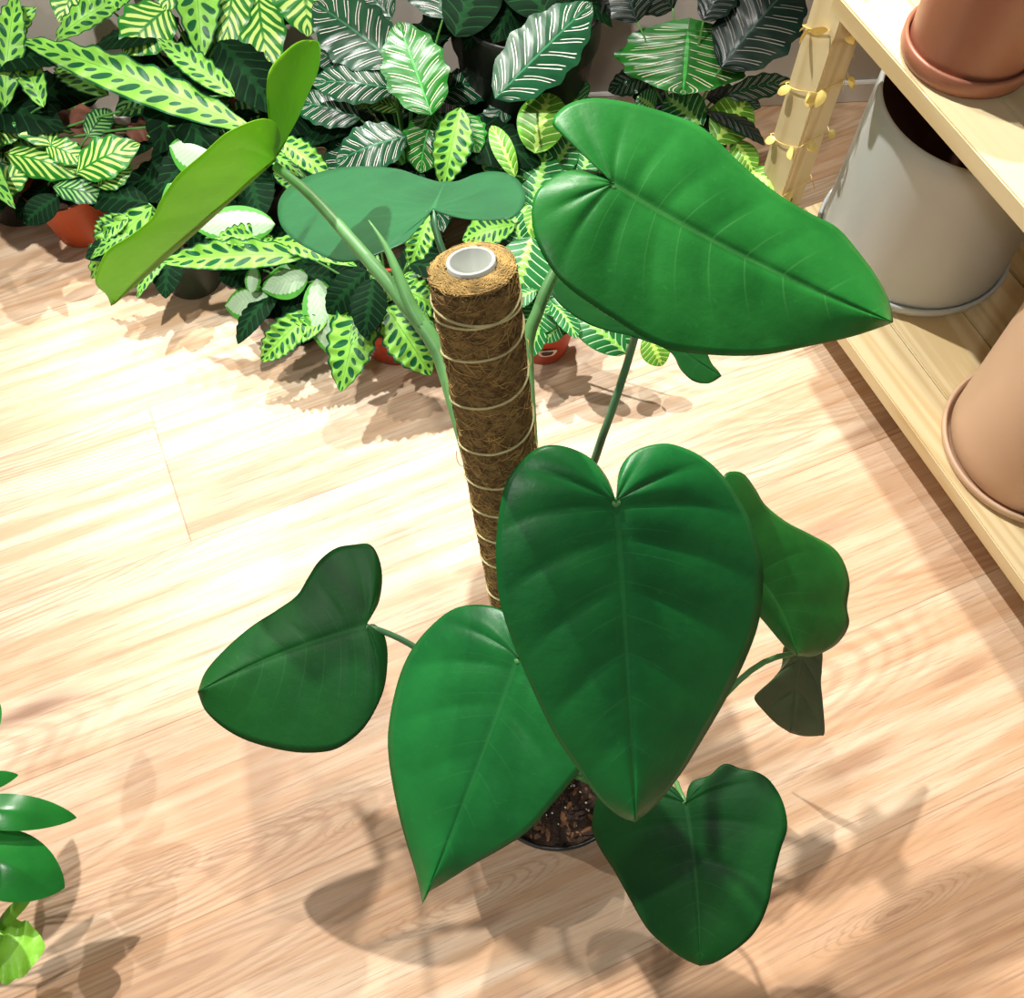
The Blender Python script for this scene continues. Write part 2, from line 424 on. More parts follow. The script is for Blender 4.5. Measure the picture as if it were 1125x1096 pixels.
PROF = {
 'R': lambda t: (math.sin(math.pi * t ** 0.85) ** 0.75) * (1 - 0.15 * t),
 'V': lambda t: math.sin(math.pi * t ** 0.8) ** 0.8,
 'O': lambda t: math.sin(math.pi * t ** 0.82) ** 0.72,
 'M': lambda t: math.sin(math.pi * t ** 0.9) ** 0.62,
 'S': lambda t: math.sin(math.pi * t ** 0.75) ** 0.85,
}
def leaf_mesh(base, tip, wid, kind, nrm, roll=0.0, droop=0.12, fold=0.15, wave=0.0, nwave=7, nu=22, nv=8, heart=0.0, bend=0.0):
    """leaf from base to tip (world points); wid metres; uv.x along, uv.y across (-1..1)"""
    ax = tip - base; Ln = ax.length; t0 = ax.normalized()
    side = t0.cross(nrm).normalized(); nn = side.cross(t0).normalized()
    q = Matrix.Rotation(roll, 3, t0); side = q @ side; nn = q @ nn
    pf = PROF.get(kind[0], PROF['O'])
    bm = bmesh.new(); ul = bm.loops.layers.uv.new('UVMap'); rows = []
    ph = random.uniform(0, 6)
    for i in range(nu + 1):
        t = i / nu
        arch = math.sin(math.pi * t) * droop * Ln
        c = base + ax * t + nn * arch + side * math.sin(math.pi * t) * bend * Ln
        w = max(wid * 0.5 * pf(min(max(t, 0.0), 1.0)), 0.0006)
        row = []
        for j in range(-nv, nv + 1):
            v = j / nv; av = abs(v)
            off = -fold * wid * av ** 1.3 * 0.5 * math.sin(math.pi * min(t + 0.08, 1))
            off += wave * wid * math.sin(t * nwave * 2 * math.pi + ph + (0.8 if j > 0 else 0)) * av ** 1.5 * math.sin(math.pi * t) ** 0.5
            back = -heart * Ln * av ** 1.4 * (1 - t) ** 2 + 0.05 * Ln * av * math.sin(math.pi * t)
            row.append(bm.verts.new(c + side * v * w * (1 + (0.07 * math.sin(t * nwave * 2 * math.pi + ph) if wave else 0)) + nn * off + t0 * back))
        rows.append(row)
    n2 = 2 * nv + 1
    for i in range(nu):
        for j in range(n2 - 1):
            f = bm.faces.new((rows[i][j], rows[i + 1][j], rows[i + 1][j + 1], rows[i][j + 1]))
            for lp, (a, b) in zip(f.loops, ((i, j), (i + 1, j), (i + 1, j + 1), (i, j + 1))):
                lp[ul].uv = (a / nu, (b - nv) / nv)
    return bm
def finish_leaf(bm, name, mat, parent, flip_to=None):
    me = bpy.data.meshes.new(name)
    bm.normal_update()
    if flip_to is not None:
        s = sum((f.normal * f.calc_area() for f in bm.faces), Vector())
        if s.dot(flip_to) < 0:
            for f in bm.faces: f.normal_flip()
    bm.to_mesh(me); bm.free()
    return link(name, me, mat, parent)

# ------------------------------------------------------------------ small potted plants behind
soil_mat = plain('potting_soil', srgb(58, 40, 28), 0.95, 0.5, 90, 0.8)
pot_terra = plain('terracotta_plastic', srgb(190, 84, 40), 0.5, 0.06, 10)
pot_black = plain('black_plastic', srgb(26, 28, 26), 0.4, 0.1, 10)
pot_green = plain('dark_green_plastic', srgb(32, 52, 38), 0.4, 0.1, 10)
pot_cream = plain('cream_plastic', srgb(214, 196, 172), 0.5, 0.05, 10)
pot_red = plain('red_terracotta_plastic', srgb(176, 58, 34), 0.5, 0.06, 10)
pot_grey = plain('pale_grey_plastic', srgb(190, 188, 176), 0.5, 0.05, 10)
stick_w = plain('sticker_paper', srgb(226, 214, 200), 0.5, 0.02, 10)
stick_d = plain('sticker_print', srgb(60, 40, 34), 0.5, 0.3, 60)
def nursery_pot(t, r, h, mat, sticker=None):
    """round nursery pot with rim, ribs and soil; parts of plant t"""
    bm = bmesh.new()
    rb = r * 0.74
    lathe_bm(bm, [(0, 0.002), (rb - 0.008, 0.0), (rb, 0.003), (rb + (r - rb) * 0.78, h * 0.8), (r, h * 0.81), (r + 0.001, h * 0.97), (r + 0.003, h), (r - 0.001, h), (r - 0.004, h * 0.96), (r - 0.006, h * 0.84)], 40)
    p = bm_obj('pot', bm, mat, t)
    bm = bmesh.new()
    prof = [(0, h * 0.88 + 0.004)] + [(r * k * 0.93 / 6, h * 0.88 + random.uniform(-0.003, 0.004)) for k in range(1, 7)] + [(r - 0.004, h * 0.86)]
    lathe_bm(bm, prof, 30, jitter=0.02)
    for v in bm.verts: v.co.z += random.uniform(-0.002, 0.002)
    bm_obj('soil', bm, soil_mat, t)
    if sticker is not None:
        ang, zc, sw, sh = sticker
        for nm, k, mt, rr in (('sticker', 1.0, stick_w, 0.0008), ('sticker_print', 0.62, stick_d, 0.0014)):
            bm = bmesh.new(); n = 14; ring = []
            rad = lambda z: rb + (r - rb) * z / h + rr
            for i in range(n):
                a = i * 2 * math.pi / n
                sx = math.cos(a) * sw / 2 * k * (1 + 0.12 * math.sin(3 * a)); sz = math.sin(a) * sh / 2 * k * (1 + 0.15 * math.cos(2 * a))
                z = zc + sz; R = rad(z) + 0.0015
                ring.append(bm.verts.new((math.cos(ang + sx / R) * R, math.sin(ang + sx / R) * R, z)))
            bm.faces.new(ring)
            s = bm_obj(nm, bm, mt, p if nm == 'sticker' else s, False)
            if nm == 'sticker': s['label'] = 'small pale sticker with a dark animal print'
    return p
CAMDIR = Vector((0, -0.55, 0.83))
def bg_leaf(t, crown, kind, b, tp, wpx, zb, zt, **k):
    """one leaf: base pixel at height zb, tip pixel at height zt; its petiole runs to the crown of the plant"""
    B = at(b[0], b[1], zb); T = at(tp[0], tp[1], zt)
    wid = wpx * depth((B + T) / 2) / F * 1.08
    toc = (CAMP - (B + T) / 2).normalized()
    nrm = (toc * 0.75 + Vector((0, 0, 0.5)) + Vector((random.uniform(-.15, .15), random.uniform(-.1, .1), 0))).normalized()
    if abs((T - B).normalized().dot(nrm)) > 0.9: nrm = (nrm + Vector((0.5, 0, 0))).normalized()
    if kind[0] == 'R': k.setdefault('wave', 0.09); k.setdefault('nwave', 8); k.setdefault('fold', -0.25); k.setdefault('nu', 44)
    elif kind[0] == 'V': k.setdefault('wave', 0.03); k.setdefault('nwave', 4); k.setdefault('fold', 0.1)
    elif kind[0] == 'O': k.setdefault('wave', 0.012); k.setdefault('nwave', 5)
    elif kind[0] == 'S': k.setdefault('fold', 0.25); k.setdefault('droop', 0.1)
    elif kind[0] == 'B': k.setdefault('wave', 0.14); k.setdefault('nwave', 3); k.setdefault('fold', 0.5)
    mk = kind
    bm = leaf_mesh(local(t, B), local(t, T), wid, kind, nrm, **k)
    lf = finish_leaf(bm, 'leaf', MATS[mk], t, nrm)
    if kind == 'B': lf['label'] = 'withered brown leaf'
    # petiole
    bm = bmesh.new()
    c = Vector(crown); Bl = local(t, B)
    mid = (c + Bl) / 2 + Vector((0, 0, 0.25 * (Bl - c).length * 0.4))
    tube_bm(bm, bez(c, mid, Bl + (local(t, T) - Bl) * 0.03, 9), [0.0026 - 0.0009 * i / 9 for i in range(10)], 6)
    bm_obj('petiole', bm, stem_dark if kind[0] in 'B' else stem_mat, lf)
    return lf
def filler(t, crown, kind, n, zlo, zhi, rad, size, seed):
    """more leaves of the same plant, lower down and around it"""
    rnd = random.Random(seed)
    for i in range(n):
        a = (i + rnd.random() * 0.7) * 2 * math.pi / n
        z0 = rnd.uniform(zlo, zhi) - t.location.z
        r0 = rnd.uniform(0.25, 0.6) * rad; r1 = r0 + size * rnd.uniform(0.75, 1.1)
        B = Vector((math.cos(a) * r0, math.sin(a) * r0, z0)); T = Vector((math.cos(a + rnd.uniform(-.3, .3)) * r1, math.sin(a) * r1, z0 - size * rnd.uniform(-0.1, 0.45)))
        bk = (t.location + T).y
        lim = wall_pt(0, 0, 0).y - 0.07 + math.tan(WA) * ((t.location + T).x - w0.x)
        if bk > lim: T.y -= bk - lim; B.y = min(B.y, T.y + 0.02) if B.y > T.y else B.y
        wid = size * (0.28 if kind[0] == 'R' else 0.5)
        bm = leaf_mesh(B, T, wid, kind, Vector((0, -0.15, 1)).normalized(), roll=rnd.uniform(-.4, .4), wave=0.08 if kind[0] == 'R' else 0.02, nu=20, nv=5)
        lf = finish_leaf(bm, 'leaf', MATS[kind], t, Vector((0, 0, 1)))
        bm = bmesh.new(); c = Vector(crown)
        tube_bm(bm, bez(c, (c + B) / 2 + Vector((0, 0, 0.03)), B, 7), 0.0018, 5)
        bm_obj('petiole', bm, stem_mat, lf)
def plant(label, x, y, r, h, pmat, leaves, sticker=None, fill=None, group='potted foliage plants crowded behind the moss pole plant', z0=0.0):
    t = thing('potted_plant', label, 'plant', (x, y, z0), group)
    nursery_pot(t, r, h, pmat, sticker)
    crown = (0, 0, h * 0.88)
    for L in leaves:
        kind, b, tp, w, zb, zt = L[:6]
        bg_leaf(t, crown, kind, b, tp, w, zb, zt, **(L[6] if len(L) > 6 else {}))
    for i, fl_ in enumerate(fill or []): filler(t, crown, *fl_, seed=int(abs(x * 100) + i * 7 + 3))
    return t
GR = 'potted foliage plants crowded behind the moss pole plant'
plant('bushy rattlesnake plant with long spotted wavy leaves at the top left corner', -0.98, 1.45, 0.085, 0.14, pot_black, [
  ('RL', (276, 142), (19, 42), 44, .30, .36, dict(droop=.05, fold=.1)),
  ('R', (258, 106), (172, 42), 30, .33, .38, dict(droop=.03)),
  ('R', (5, 118), (18, -6), 34, .30, .38), ('R', (48, 118), (26, 52), 30, .30, .33),
  ('R', (62, 42), (148, -8), 30, .34, .36), ('R', (-10, 60), (40, 8), 34, .30, .36),
  ('R2', (120, 105), (60, 70), 32, .24, .24), ('B', (62, 124), (128, 142), 30, .22, .22), ('B', (138, 146), (176, 138), 24, .22, .22),
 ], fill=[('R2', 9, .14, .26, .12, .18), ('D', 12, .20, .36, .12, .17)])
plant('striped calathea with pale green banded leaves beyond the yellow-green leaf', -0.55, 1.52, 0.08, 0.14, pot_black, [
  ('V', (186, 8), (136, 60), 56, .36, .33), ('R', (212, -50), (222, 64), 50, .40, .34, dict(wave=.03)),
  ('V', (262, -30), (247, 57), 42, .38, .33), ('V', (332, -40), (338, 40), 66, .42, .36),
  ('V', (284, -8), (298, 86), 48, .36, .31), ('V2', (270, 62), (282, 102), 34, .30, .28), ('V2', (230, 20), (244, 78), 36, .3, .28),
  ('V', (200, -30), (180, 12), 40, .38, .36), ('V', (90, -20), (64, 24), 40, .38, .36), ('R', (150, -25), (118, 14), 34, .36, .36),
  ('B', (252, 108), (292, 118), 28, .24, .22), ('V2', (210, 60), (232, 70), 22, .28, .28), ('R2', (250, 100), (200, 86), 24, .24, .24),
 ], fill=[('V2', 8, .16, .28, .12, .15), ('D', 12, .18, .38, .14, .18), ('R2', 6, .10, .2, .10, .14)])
plant('small calathea with dark and striped leaves in an orange terracotta pot', -0.845, 1.385, 0.068, 0.125, pot_terra, [
  ('V', (57, 160), (22, 113), 42, .24, .27), ('V', (50, 158), (96, 178), 28, .24, .22),
  ('V', (84, 190), (154, 158), 42, .22, .25), ('V', (4, 168), (94, 192), 34, .22, .20, dict(fold=.5)),
  ('V2', (58, 205), (122, 219), 26, .19, .17), ('D', (64, 216), (26, 246), 28, .17, .15), ('V', (108, 205), (146, 182), 26, .2, .22),
  ('V2', (96, 150), (122, 120), 26, .24, .24),
 ], fill=[('D', 5, .13, .17, .06, .09)])
plant('striped plant in a cream pot at the left edge behind the orange pot', -1.04, 1.46, 0.07, 0.12, pot_cream, [
  ('V', (-14, 216), (33, 182), 30, .18, .20), ('V', (-16, 142), (24, 150), 30, .24, .24), ('V2', (-16, 190), (18, 172), 26, .2, .2), ('D', (-10, 240), (14, 190), 18, .13, .15),
  ('V', (-20, 120), (14, 128), 22, .24, .24), ('R', (-8, 100), (12, 150), 22, .24, .22)])
plant('rattlesnake plant in a dark green pot with an animal sticker below the yellow-green leaf', -0.61, 1.262, 0.070, 0.115, pot_green, [
  ('R', (168, 226), (100, 306), 38, .20, .08), ('R', (142, 238), (104, 262), 26, .19, .15), ('R', (338, 280), (177, 288), 34, .20, .18, dict(droop=.08)),
  ('R', (300, 262), (236, 262), 26, .2, .22), ('S', (302, 246), (212, 250), 40, .22, .22),
  ('S', (204, 186), (178, 244), 20, .24, .2), ('D', (190, 215), (150, 190), 40, .18, .18), ('D', (150, 215), (196, 196), 40, .16, .17),
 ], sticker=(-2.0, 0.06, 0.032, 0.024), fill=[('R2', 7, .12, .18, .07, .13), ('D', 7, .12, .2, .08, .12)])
plant('silver-leaved plant in a black pot between the two rattlesnake plants', -0.40, 1.155, 0.066, 0.105, pot_black, [
  ('S', (296, 330), (247, 336), 40, .14, .11), ('S', (338, 303), (287, 318), 36, .17, .15), ('S', (348, 306), (360, 388), 38, .17, .10),
  ('R', (342, 342), (287, 397), 36, .14, .08), ('S', (276, 322), (280, 290), 16, .16, .18), ('D', (320, 300), (290, 350), 40, .13, .1),
  ('R', (360, 350), (316, 376), 26, .14, .1),
 ], fill=[('D', 8, .11, .16, .06, .10)])
plant('spotted rattlesnake plant in a red terracotta pot just left of the moss pole', -0.215, 1.118, 0.074, 0.115, pot_red, [
  ('R', (402, 322), (374, 430), 52, .17, .10, dict(wave=.04, droop=.1)), ('R', (424, 336), (473, 412), 54, .17, .10, dict(wave=.04, droop=.1)),
  ('R', (432, 312), (492, 348), 38, .19, .15), ('R', (474, 232), (450, 296), 30, .26, .2), ('R', (300, 264), (392, 292), 24, .2, .2),
  ('R2', (430, 330), (408, 300), 40, .15, .18), ('R', (305, 152), (366, 198), 28, .28, .25), ('R2', (350, 215), (300, 190), 26, .2, .22), ('B', (470, 300), (446, 272), 14, .18, .2),
 ], fill=[('R2', 9, .12, .18, .07, .13), ('D', 8, .12, .24, .08, .12)])
plant('silver pale-leaved plant right of the yellow-green leaf and behind it', -0.50, 1.40, 0.07, 0.12, pot_black, [
  ('S', (242, 176), (186, 160), 50, .27, .27), ('S', (262, 200), (206, 212), 40, .24, .22), ('D', (215, 190), (170, 160), 44, .22, .22), ('V2', (250, 150), (196, 140), 26, .26, .26),
 ], fill=[('D', 10, .14, .26, .12, .15), ('R2', 7, .14, .24, .10, .16)])
plant('pinstriped calathea with dark glossy leaves beyond the moss pole', -0.20, 1.42, 0.085, 0.14, pot_black, [
  ('O', (432, 68), (344, 2), 72, .36, .40, dict(droop=.05)), ('O', (434, 98), (342, 90), 40, .33, .33), ('Og', (474, 126), (437, 24), 66, .34, .40, dict(droop=.06)),
  ('O', (396, 130), (322, 112), 38, .28, .28), ('O', (447, 150), (369, 178), 50, .29, .26), ('Og', (478, 122), (462, 190), 54, .30, .24, dict(roll=.2)),
  ('Og', (504, 124), (526, 168), 36, .29, .26), ('O', (488, 20), (468, -48), 64, .42, .44), ('O', (420, 70), (345, 62), 44, .31, .32),
  ('R', (506, 118), (486, 206), 42, .32, .24, dict(wave=.05)), ('O', (560, 108), (528, 154), 26, .26, .22), ('V', (440, 120), (400, 112), 18, .26, .26),
  ('O', (430, 20), (380, -30), 50, .38, .4), ('V', (404, 118), (384, 108), 12, .27, .27),
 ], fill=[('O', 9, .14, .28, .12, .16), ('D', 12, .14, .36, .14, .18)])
plant('tall pinstripe calathea in a large black planter with a sticker at the top centre', 0.02, 1.545, 0.132, 0.40, pot_black, [
  ('O', (544, 108), (650, 3), 68, .42, .46, dict(droop=.03)), ('D', (600, 20), (560, -60), 60, .45, .48), ('D', (500, 40), (540, -40), 60, .42, .46),
 ], sticker=(-1.86, 0.345, 0.045, 0.03), fill=[('D', 9, .42, .46, .10, .12)])
plant('lime green prayer plant behind the big glossy leaf, left of the tall black planter stems', 0.10, 1.36, 0.07, 0.12, pot_black, [
  ('M2', (588, 168), (604, 102), 52, .27, .30), ('M', (634, 118), (620, 92), 44, .24, .26), ('M2', (566, 194), (540, 138), 22, .25, .28), ('M', (586, 228), (600, 168), 50, .2, .24),
  ('M', (518, 202), (548, 162), 40, .2, .22), ('M', (600, 200), (630, 150), 34, .2, .22), ('R', (566, 246), (508, 264), 38, .2, .18, dict(wave=.03)),
  ('M', (574, 282), (562, 228), 28, .16, .2), ('M2', (590, 224), (576, 268), 22, .2, .17), ('M', (640, 190), (655, 150), 40, .2, .22),
 ], fill=[('M', 8, .12, .22, .08, .12), ('D', 9, .12, .22, .12, .14)])
plant('prayer plant with pale herringbone veins in a red pot right of the moss pole', 0.055, 1.112, 0.062, 0.105, pot_red, [
  ('M', (584, 260), (566, 328), 56, .20, .15), ('M', (642, 336), (598, 340), 26, .15, .14), ('M', (688, 388), (627, 342), 38, .12, .14),
  ('M', (652, 338), (694, 388), 36, .15, .11), ('M2', (712, 366), (727, 402), 30, .12, .09), ('M', (600, 330), (588, 366), 40, .14, .11), ('D', (560, 330), (590, 350), 36, .12, .12),
  ('M', (620, 350), (598, 376), 22, .12, .1),
 ], sticker=(-1.45, 0.05, 0.036, 0.028), fill=[('M', 9, .10, .17, .04, .08)])
plant('pinstriped calathea with a heart shaped striped leaf left of the shelf post', 0.32, 1.50, 0.085, 0.14, pot_black, [
  ('Og', (756, 34), (750, 104), 138, .34, .28, dict(heart=.22, droop=.1, nwave=4)),
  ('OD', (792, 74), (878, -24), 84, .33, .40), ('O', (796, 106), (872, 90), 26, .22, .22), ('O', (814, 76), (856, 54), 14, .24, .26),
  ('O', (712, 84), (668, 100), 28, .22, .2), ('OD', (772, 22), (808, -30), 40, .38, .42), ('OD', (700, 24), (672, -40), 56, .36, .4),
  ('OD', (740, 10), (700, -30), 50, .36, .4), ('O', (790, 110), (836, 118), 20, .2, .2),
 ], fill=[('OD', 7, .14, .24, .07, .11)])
plant('prayer plant with yellow-green leaves beside the foot of the shelf post', 0.345, 1.26, 0.062, 0.105, pot_black, [
  ('M2', (822, 186), (869, 224), 36, .16, .15), ('M2', (786, 156), (820, 110), 46, .19, .21), ('M', (772, 140), (732, 106), 44, .19, .2), ('M2', (806, 154), (828, 190), 28, .18, .16),
  ('M', (720, 120), (700, 106), 30, .18, .2),
 ], fill=[('M', 6, .12, .18, .04, .08)])

# ------------------------------------------------------------------ the big plant on its moss pole
POLE_B = at(601, 846, 0.145); POLE_T = at(518.5, 294, 0.925)
PX, PY = POLE_B.x + 0.012, POLE_B.y - 0.004
HERO = thing('climbing_plant', 'large green plant with heart shaped leaves tied to a coir moss pole', 'plant', (PX, PY, 0))
def green_leaf_mat(name, c1, c2, vein, transl=0.12, rough=0.38, nv=14, spec=0.5):
    m, nt, p = newmat(name); u, v = uv(nt)
    nz = noise(nt, 9, 4); nf = noise(nt, 120, 3)
    c = mix(nt, nz.ramp(0.3, 0.7), c1, c2)
    c = mix(nt, nf.ramp(0.62, 0.8) * 0.25, c, tuple(min(1, x * 1.6 + 0.01) for x in c2))
    w = v
    f = ((u * nv).frac() - 0.5).abs()
    ln = (f * -1 + 0.03).ramp(-0.01, 0.03) * (w * -1 + 0.8).ramp(0, 0.6) * 0.20
    mid = (w * -1 + 0.03).ramp(0, 0.02) * u.abs().ramp(0.1, 0.3) * 0.22
    spotc = (w * -1 + 0.035).ramp(0, 0.03) * (u.lt(0.28))
    c = mix(nt, ln.mx(mid).mx(spotc * 0.8), c, vein)
    geo = nt.nodes.new('ShaderNodeNewGeometry')
    nt.links.new(c, p.inputs['Base Color'])
    p.inputs['Roughness'].default_value = rough; p.inputs['Specular IOR Level'].default_value = spec
    tr = nt.nodes.new('ShaderNodeBsdfTranslucent'); nt.links.new(c, tr.inputs[0])
    ms = nt.nodes.new('ShaderNodeMixShader'); ms.inputs[0].default_value = transl
    nt.links.new(p.outputs[0], ms.inputs[1]); nt.links.new(tr.outputs[0], ms.inputs[2]); nt.links.new(ms.outputs[0], nt.nodes['Material Output'].inputs[0])
    bump(nt, noise(nt, 55, 5), 0.22, 0.003, p)
    return m
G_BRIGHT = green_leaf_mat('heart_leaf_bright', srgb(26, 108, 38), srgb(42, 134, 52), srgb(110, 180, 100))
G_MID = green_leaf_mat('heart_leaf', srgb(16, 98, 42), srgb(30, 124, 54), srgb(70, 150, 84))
G_DARK = green_leaf_mat('heart_leaf_dark_shaded', srgb(16, 78, 30), srgb(26, 92, 34), srgb(70, 140, 76), rough=0.5, spec=0.3)  # darker green; shade on the lowest leaf is painted into it
G_YEL = green_leaf_mat('young_leaf', srgb(138, 200, 34), srgb(156, 214, 50), srgb(190, 224, 110), 0.5, 0.42)
G_UND = green_leaf_mat('leaf_underside', srgb(62, 92, 60), srgb(78, 100, 66), srgb(110, 130, 90), 0.1, 0.5)
G_BLUE = green_leaf_mat('heart_leaf_bluish', srgb(34, 98, 58), srgb(42, 112, 66), srgb(90, 170, 110))
pet_mat = plain('petiole_green', srgb(104, 160, 92), 0.4, 0.12, 30)
pet_dull = plain('petiole_dull_green', srgb(84, 134, 92), 0.42, 0.12, 30)

def catmull(P, n):
    P = [Vector(p) for p in P]
    Q = [P[0] * 2 - P[1]] + P + [P[-1] * 2 - P[-2]]
    dense = []
    for i in range(1, len(Q) - 2):
        for k in range(8):
            t = k / 8
            a, b, c, d = Q[i - 1], Q[i], Q[i + 1], Q[i + 2]
            dense.append(0.5 * ((2 * b) + (c - a) * t + (2 * a - 5 * b + 4 * c - d) * t * t + (3 * b - a - 3 * c + d) * t ** 3))
    dense.append(P[-1])
    L = [0]
    for i in range(1, len(dense)): L.append(L[-1] + (dense[i] - dense[i - 1]).length)
    out = []; j = 0
    for i in range(n + 1):
        s = L[-1] * i / n
        while j < len(L) - 2 and L[j + 1] < s: j += 1
        f = (s - L[j]) / max(L[j + 1] - L[j], 1e-9)
        out.append(dense[j].lerp(dense[j + 1], min(max(f, 0), 1)))
    return out
def plane_fn(zp):
    """plane through three (px, py, z) points -> function giving the world point seen at a pixel"""
    a, b, c = [at(*q) for q in zp]
    n = (b - a).cross(c - a).normalized()
    if n.dot(CAMP - a) < 0: n = -n
    def f(px, py, h=0.0):
        q = ray(px, py); t = (a - CAMP).dot(n) / q.dot(n)
        p = CAMP + q * t
        return p + (CAMP - p).normalized() * h
    return f, n
def hero_leaf(label, sinus, tip, L, R, zp, mat, cup=0.02, ripple=0.004, nveins=7, midc=(0, 0), s0=0.30, thick=0.0011, twist=None, under=None, bulge=0.0):
    fn, nrm = plane_fn(zp)
    S = Vector(sinus); T = Vector(tip); C = (S + T) / 2 + Vector(midc)
    n = 96; nt_ = 16
    bm = bmesh.new(); ul = bm.loops.layers.uv.new('UVMap')
    size = (fn(*S) - fn(*T)).length
    cols = []
    def inner(s):
        m = 0 if s < s0 else ((s - s0) / (1 - s0)) ** 1.7
        return S * (1 - m) ** 2 + C * 2 * m * (1 - m) + T * m * m, m
    for sgn, O in ((-1, L), (1, R)):
        O = catmull([sinus] + O + [tip], n)
        rows = []
        for i in range(n + 1):
            s = i / n
            I, m = inner(s)
            row = []
            for k in range(nt_ + 1):
                t = k / nt_
                # side veins sweep forward: the inner part of each row lags behind
                p = I.lerp(O[i], t) + (S - T).normalized() * (O[i] - I).length * 0.30 * t * (1 - t) * min(1, max(0, (s - .12) * 5)) * min(1, (1 - s) * 6)
                wv = abs(math.sin(math.pi * s * nveins)) ** 0.8
                env = min(1, t * 3) * (1 - t) ** 0.6 * min(1, (1 - s) * 4) * min(1, s * 5)
                h = -cup * size * t ** 2.2
                h += bulge * size * math.sin(math.pi * t)
                h += ripple * size * (wv - 0.5) * env
                h -= 0.010 * size * math.exp(-(t / 0.06) ** 2) * (1 if s > s0 else 0.4)
                if twist: h += twist(p.x, p.y)
                row.append((fn(p.x, p.y, h), s, t))
            rows.append(row)
        cols.append((sgn, rows))
    off = HERO.location
    for sgn, rows in cols:
        V = [[bm.verts.new(p - off) for p, s, t in row] for row in rows]
        for i in range(n):
            for k in range(nt_):
                idx = ((i, k), (i + 1, k), (i + 1, k + 1), (i, k + 1))
                vs4 = [V[a][b] for a, b in idx]
                try: f = bm.faces.new(vs4)
                except ValueError: continue
                for lp, (a, b) in zip(f.loops, idx): lp[ul].uv = (a / n, b / nt_)
    bmesh.ops.remove_doubles(bm, verts=bm.verts, dist=0.00012)
    bmesh.ops.recalc_face_normals(bm, faces=bm.faces)
    bm.normal_update()
    if sum((f.normal * f.calc_area() for f in bm.faces), Vector()).dot(nrm) < 0:
        for f in bm.faces: f.normal_flip()
    me = bpy.data.meshes.new('leaf'); bm.to_mesh(me); bm.free()
    o = link('leaf', me, [mat, under or mat], HERO)
    md = o.modifiers.new('Solidify', 'SOLIDIFY'); md.thickness = thick; md.offset = -1; md.material_offset = 1
    if label: o['label'] = label
    return o, fn
def pole_pt(t): return POLE_B.lerp(POLE_T, t)
def petiole(leaf, pts, r0, r1, mat=pet_mat):
    bm = bmesh.new(); off = HERO.location
    n = len(pts)
    c = catmull([tuple(p) for p in pts], 20)
    tube_bm(bm, [p - off for p in c], [r0 + (r1 - r0) * i / 20 for i in range(21)], 12)
    return bm_obj('petiole', bm, mat, leaf)

# A: big bright leaf at the upper right
oA, fA = hero_leaf('broad bright green leaf', (673.5, 201.5), (981.5, 354),
  [(660, 187), (641, 165), (618, 148), (607, 137), (611, 125), (626, 113.5), (650, 107.6), (677, 110), (708, 116.6), (736, 125), (763, 135), (783, 149), (806, 172), (834, 197), (861, 217), (892, 235), (920, 250), (943, 276), (963, 303), (976, 328), (980, 344)],
  [(661, 190), (642, 186), (622, 188), (603, 197.5), (589, 211), (584, 231), (587, 258), (599, 285), (619, 311), (646, 332), (677, 352), (705, 370), (736, 384), (771, 389), (810, 391), (845, 389), (892, 379.5), (935, 370), (966, 360)],
  [(673, 201, .86), (981, 354, .72), (615, 300, .84)], G_BRIGHT, cup=.05, ripple=.012, nveins=9, midc=(0, 18))
# C: leaf hidden under A
oC, fC = hero_leaf(None, (697, 352), (793, 413),
  [(715, 330), (740, 325), (765, 355), (780, 395), (789, 407)], [(680, 330), (640, 288), (608, 295), (603, 312), (614, 332), (640, 352), (668, 363), (700, 371), (736, 386), (748, 405), (762, 418), (778, 421), (787, 417)],
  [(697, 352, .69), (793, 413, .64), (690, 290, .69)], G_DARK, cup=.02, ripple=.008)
# B: the large heart in front
oB, fB = hero_leaf('largest heart shaped leaf', (676.5, 551), (698, 903),
  [(673, 538), (665, 521), (650, 504), (629, 492.7), (606, 488.5), (587, 494), (568, 512), (555.7, 531), (548.5, 561), (545, 598), (546, 636), (551.5, 670), (566, 712), (587, 762), (610, 808), (637, 848), (658, 877), (680, 896)],
  [(679, 540), (678.7, 523), (686, 506), (700.5, 493.6), (725.7, 487), (746.7, 490), (772, 502), (795, 523), (814, 552), (828.6, 582), (838, 619), (838, 649), (832.8, 687), (818, 727), (797, 769), (772, 812), (746.7, 852), (717, 888)],
  [(676, 551, .74), (698, 903, .52), (546, 620, .73)], G_MID, cup=.05, ripple=.014, nveins=8, midc=(4, 0))
# D: lower left of the front leaf
oD, fD = hero_leaf(None, (569, 722), (464, 993),
  [(566, 700), (560, 680), (553, 670), (529, 664), (501, 667.6), (477, 684), (453, 712), (437, 748), (427, 797), (427, 833), (435, 881), (445, 921), (455, 953), (461, 977)],
  [(578, 705), (592, 690), (617, 692), (640, 715), (652, 755), (655, 800), (650, 830), (630, 856), (606, 884), (580, 913), (553, 931), (521, 949), (489, 969), (470, 981)],
  [(569, 722, .55), (464, 993, .36), (480, 684, .53)], G_MID, cup=.05, ripple=.012, nveins=7, midc=(8, -8))
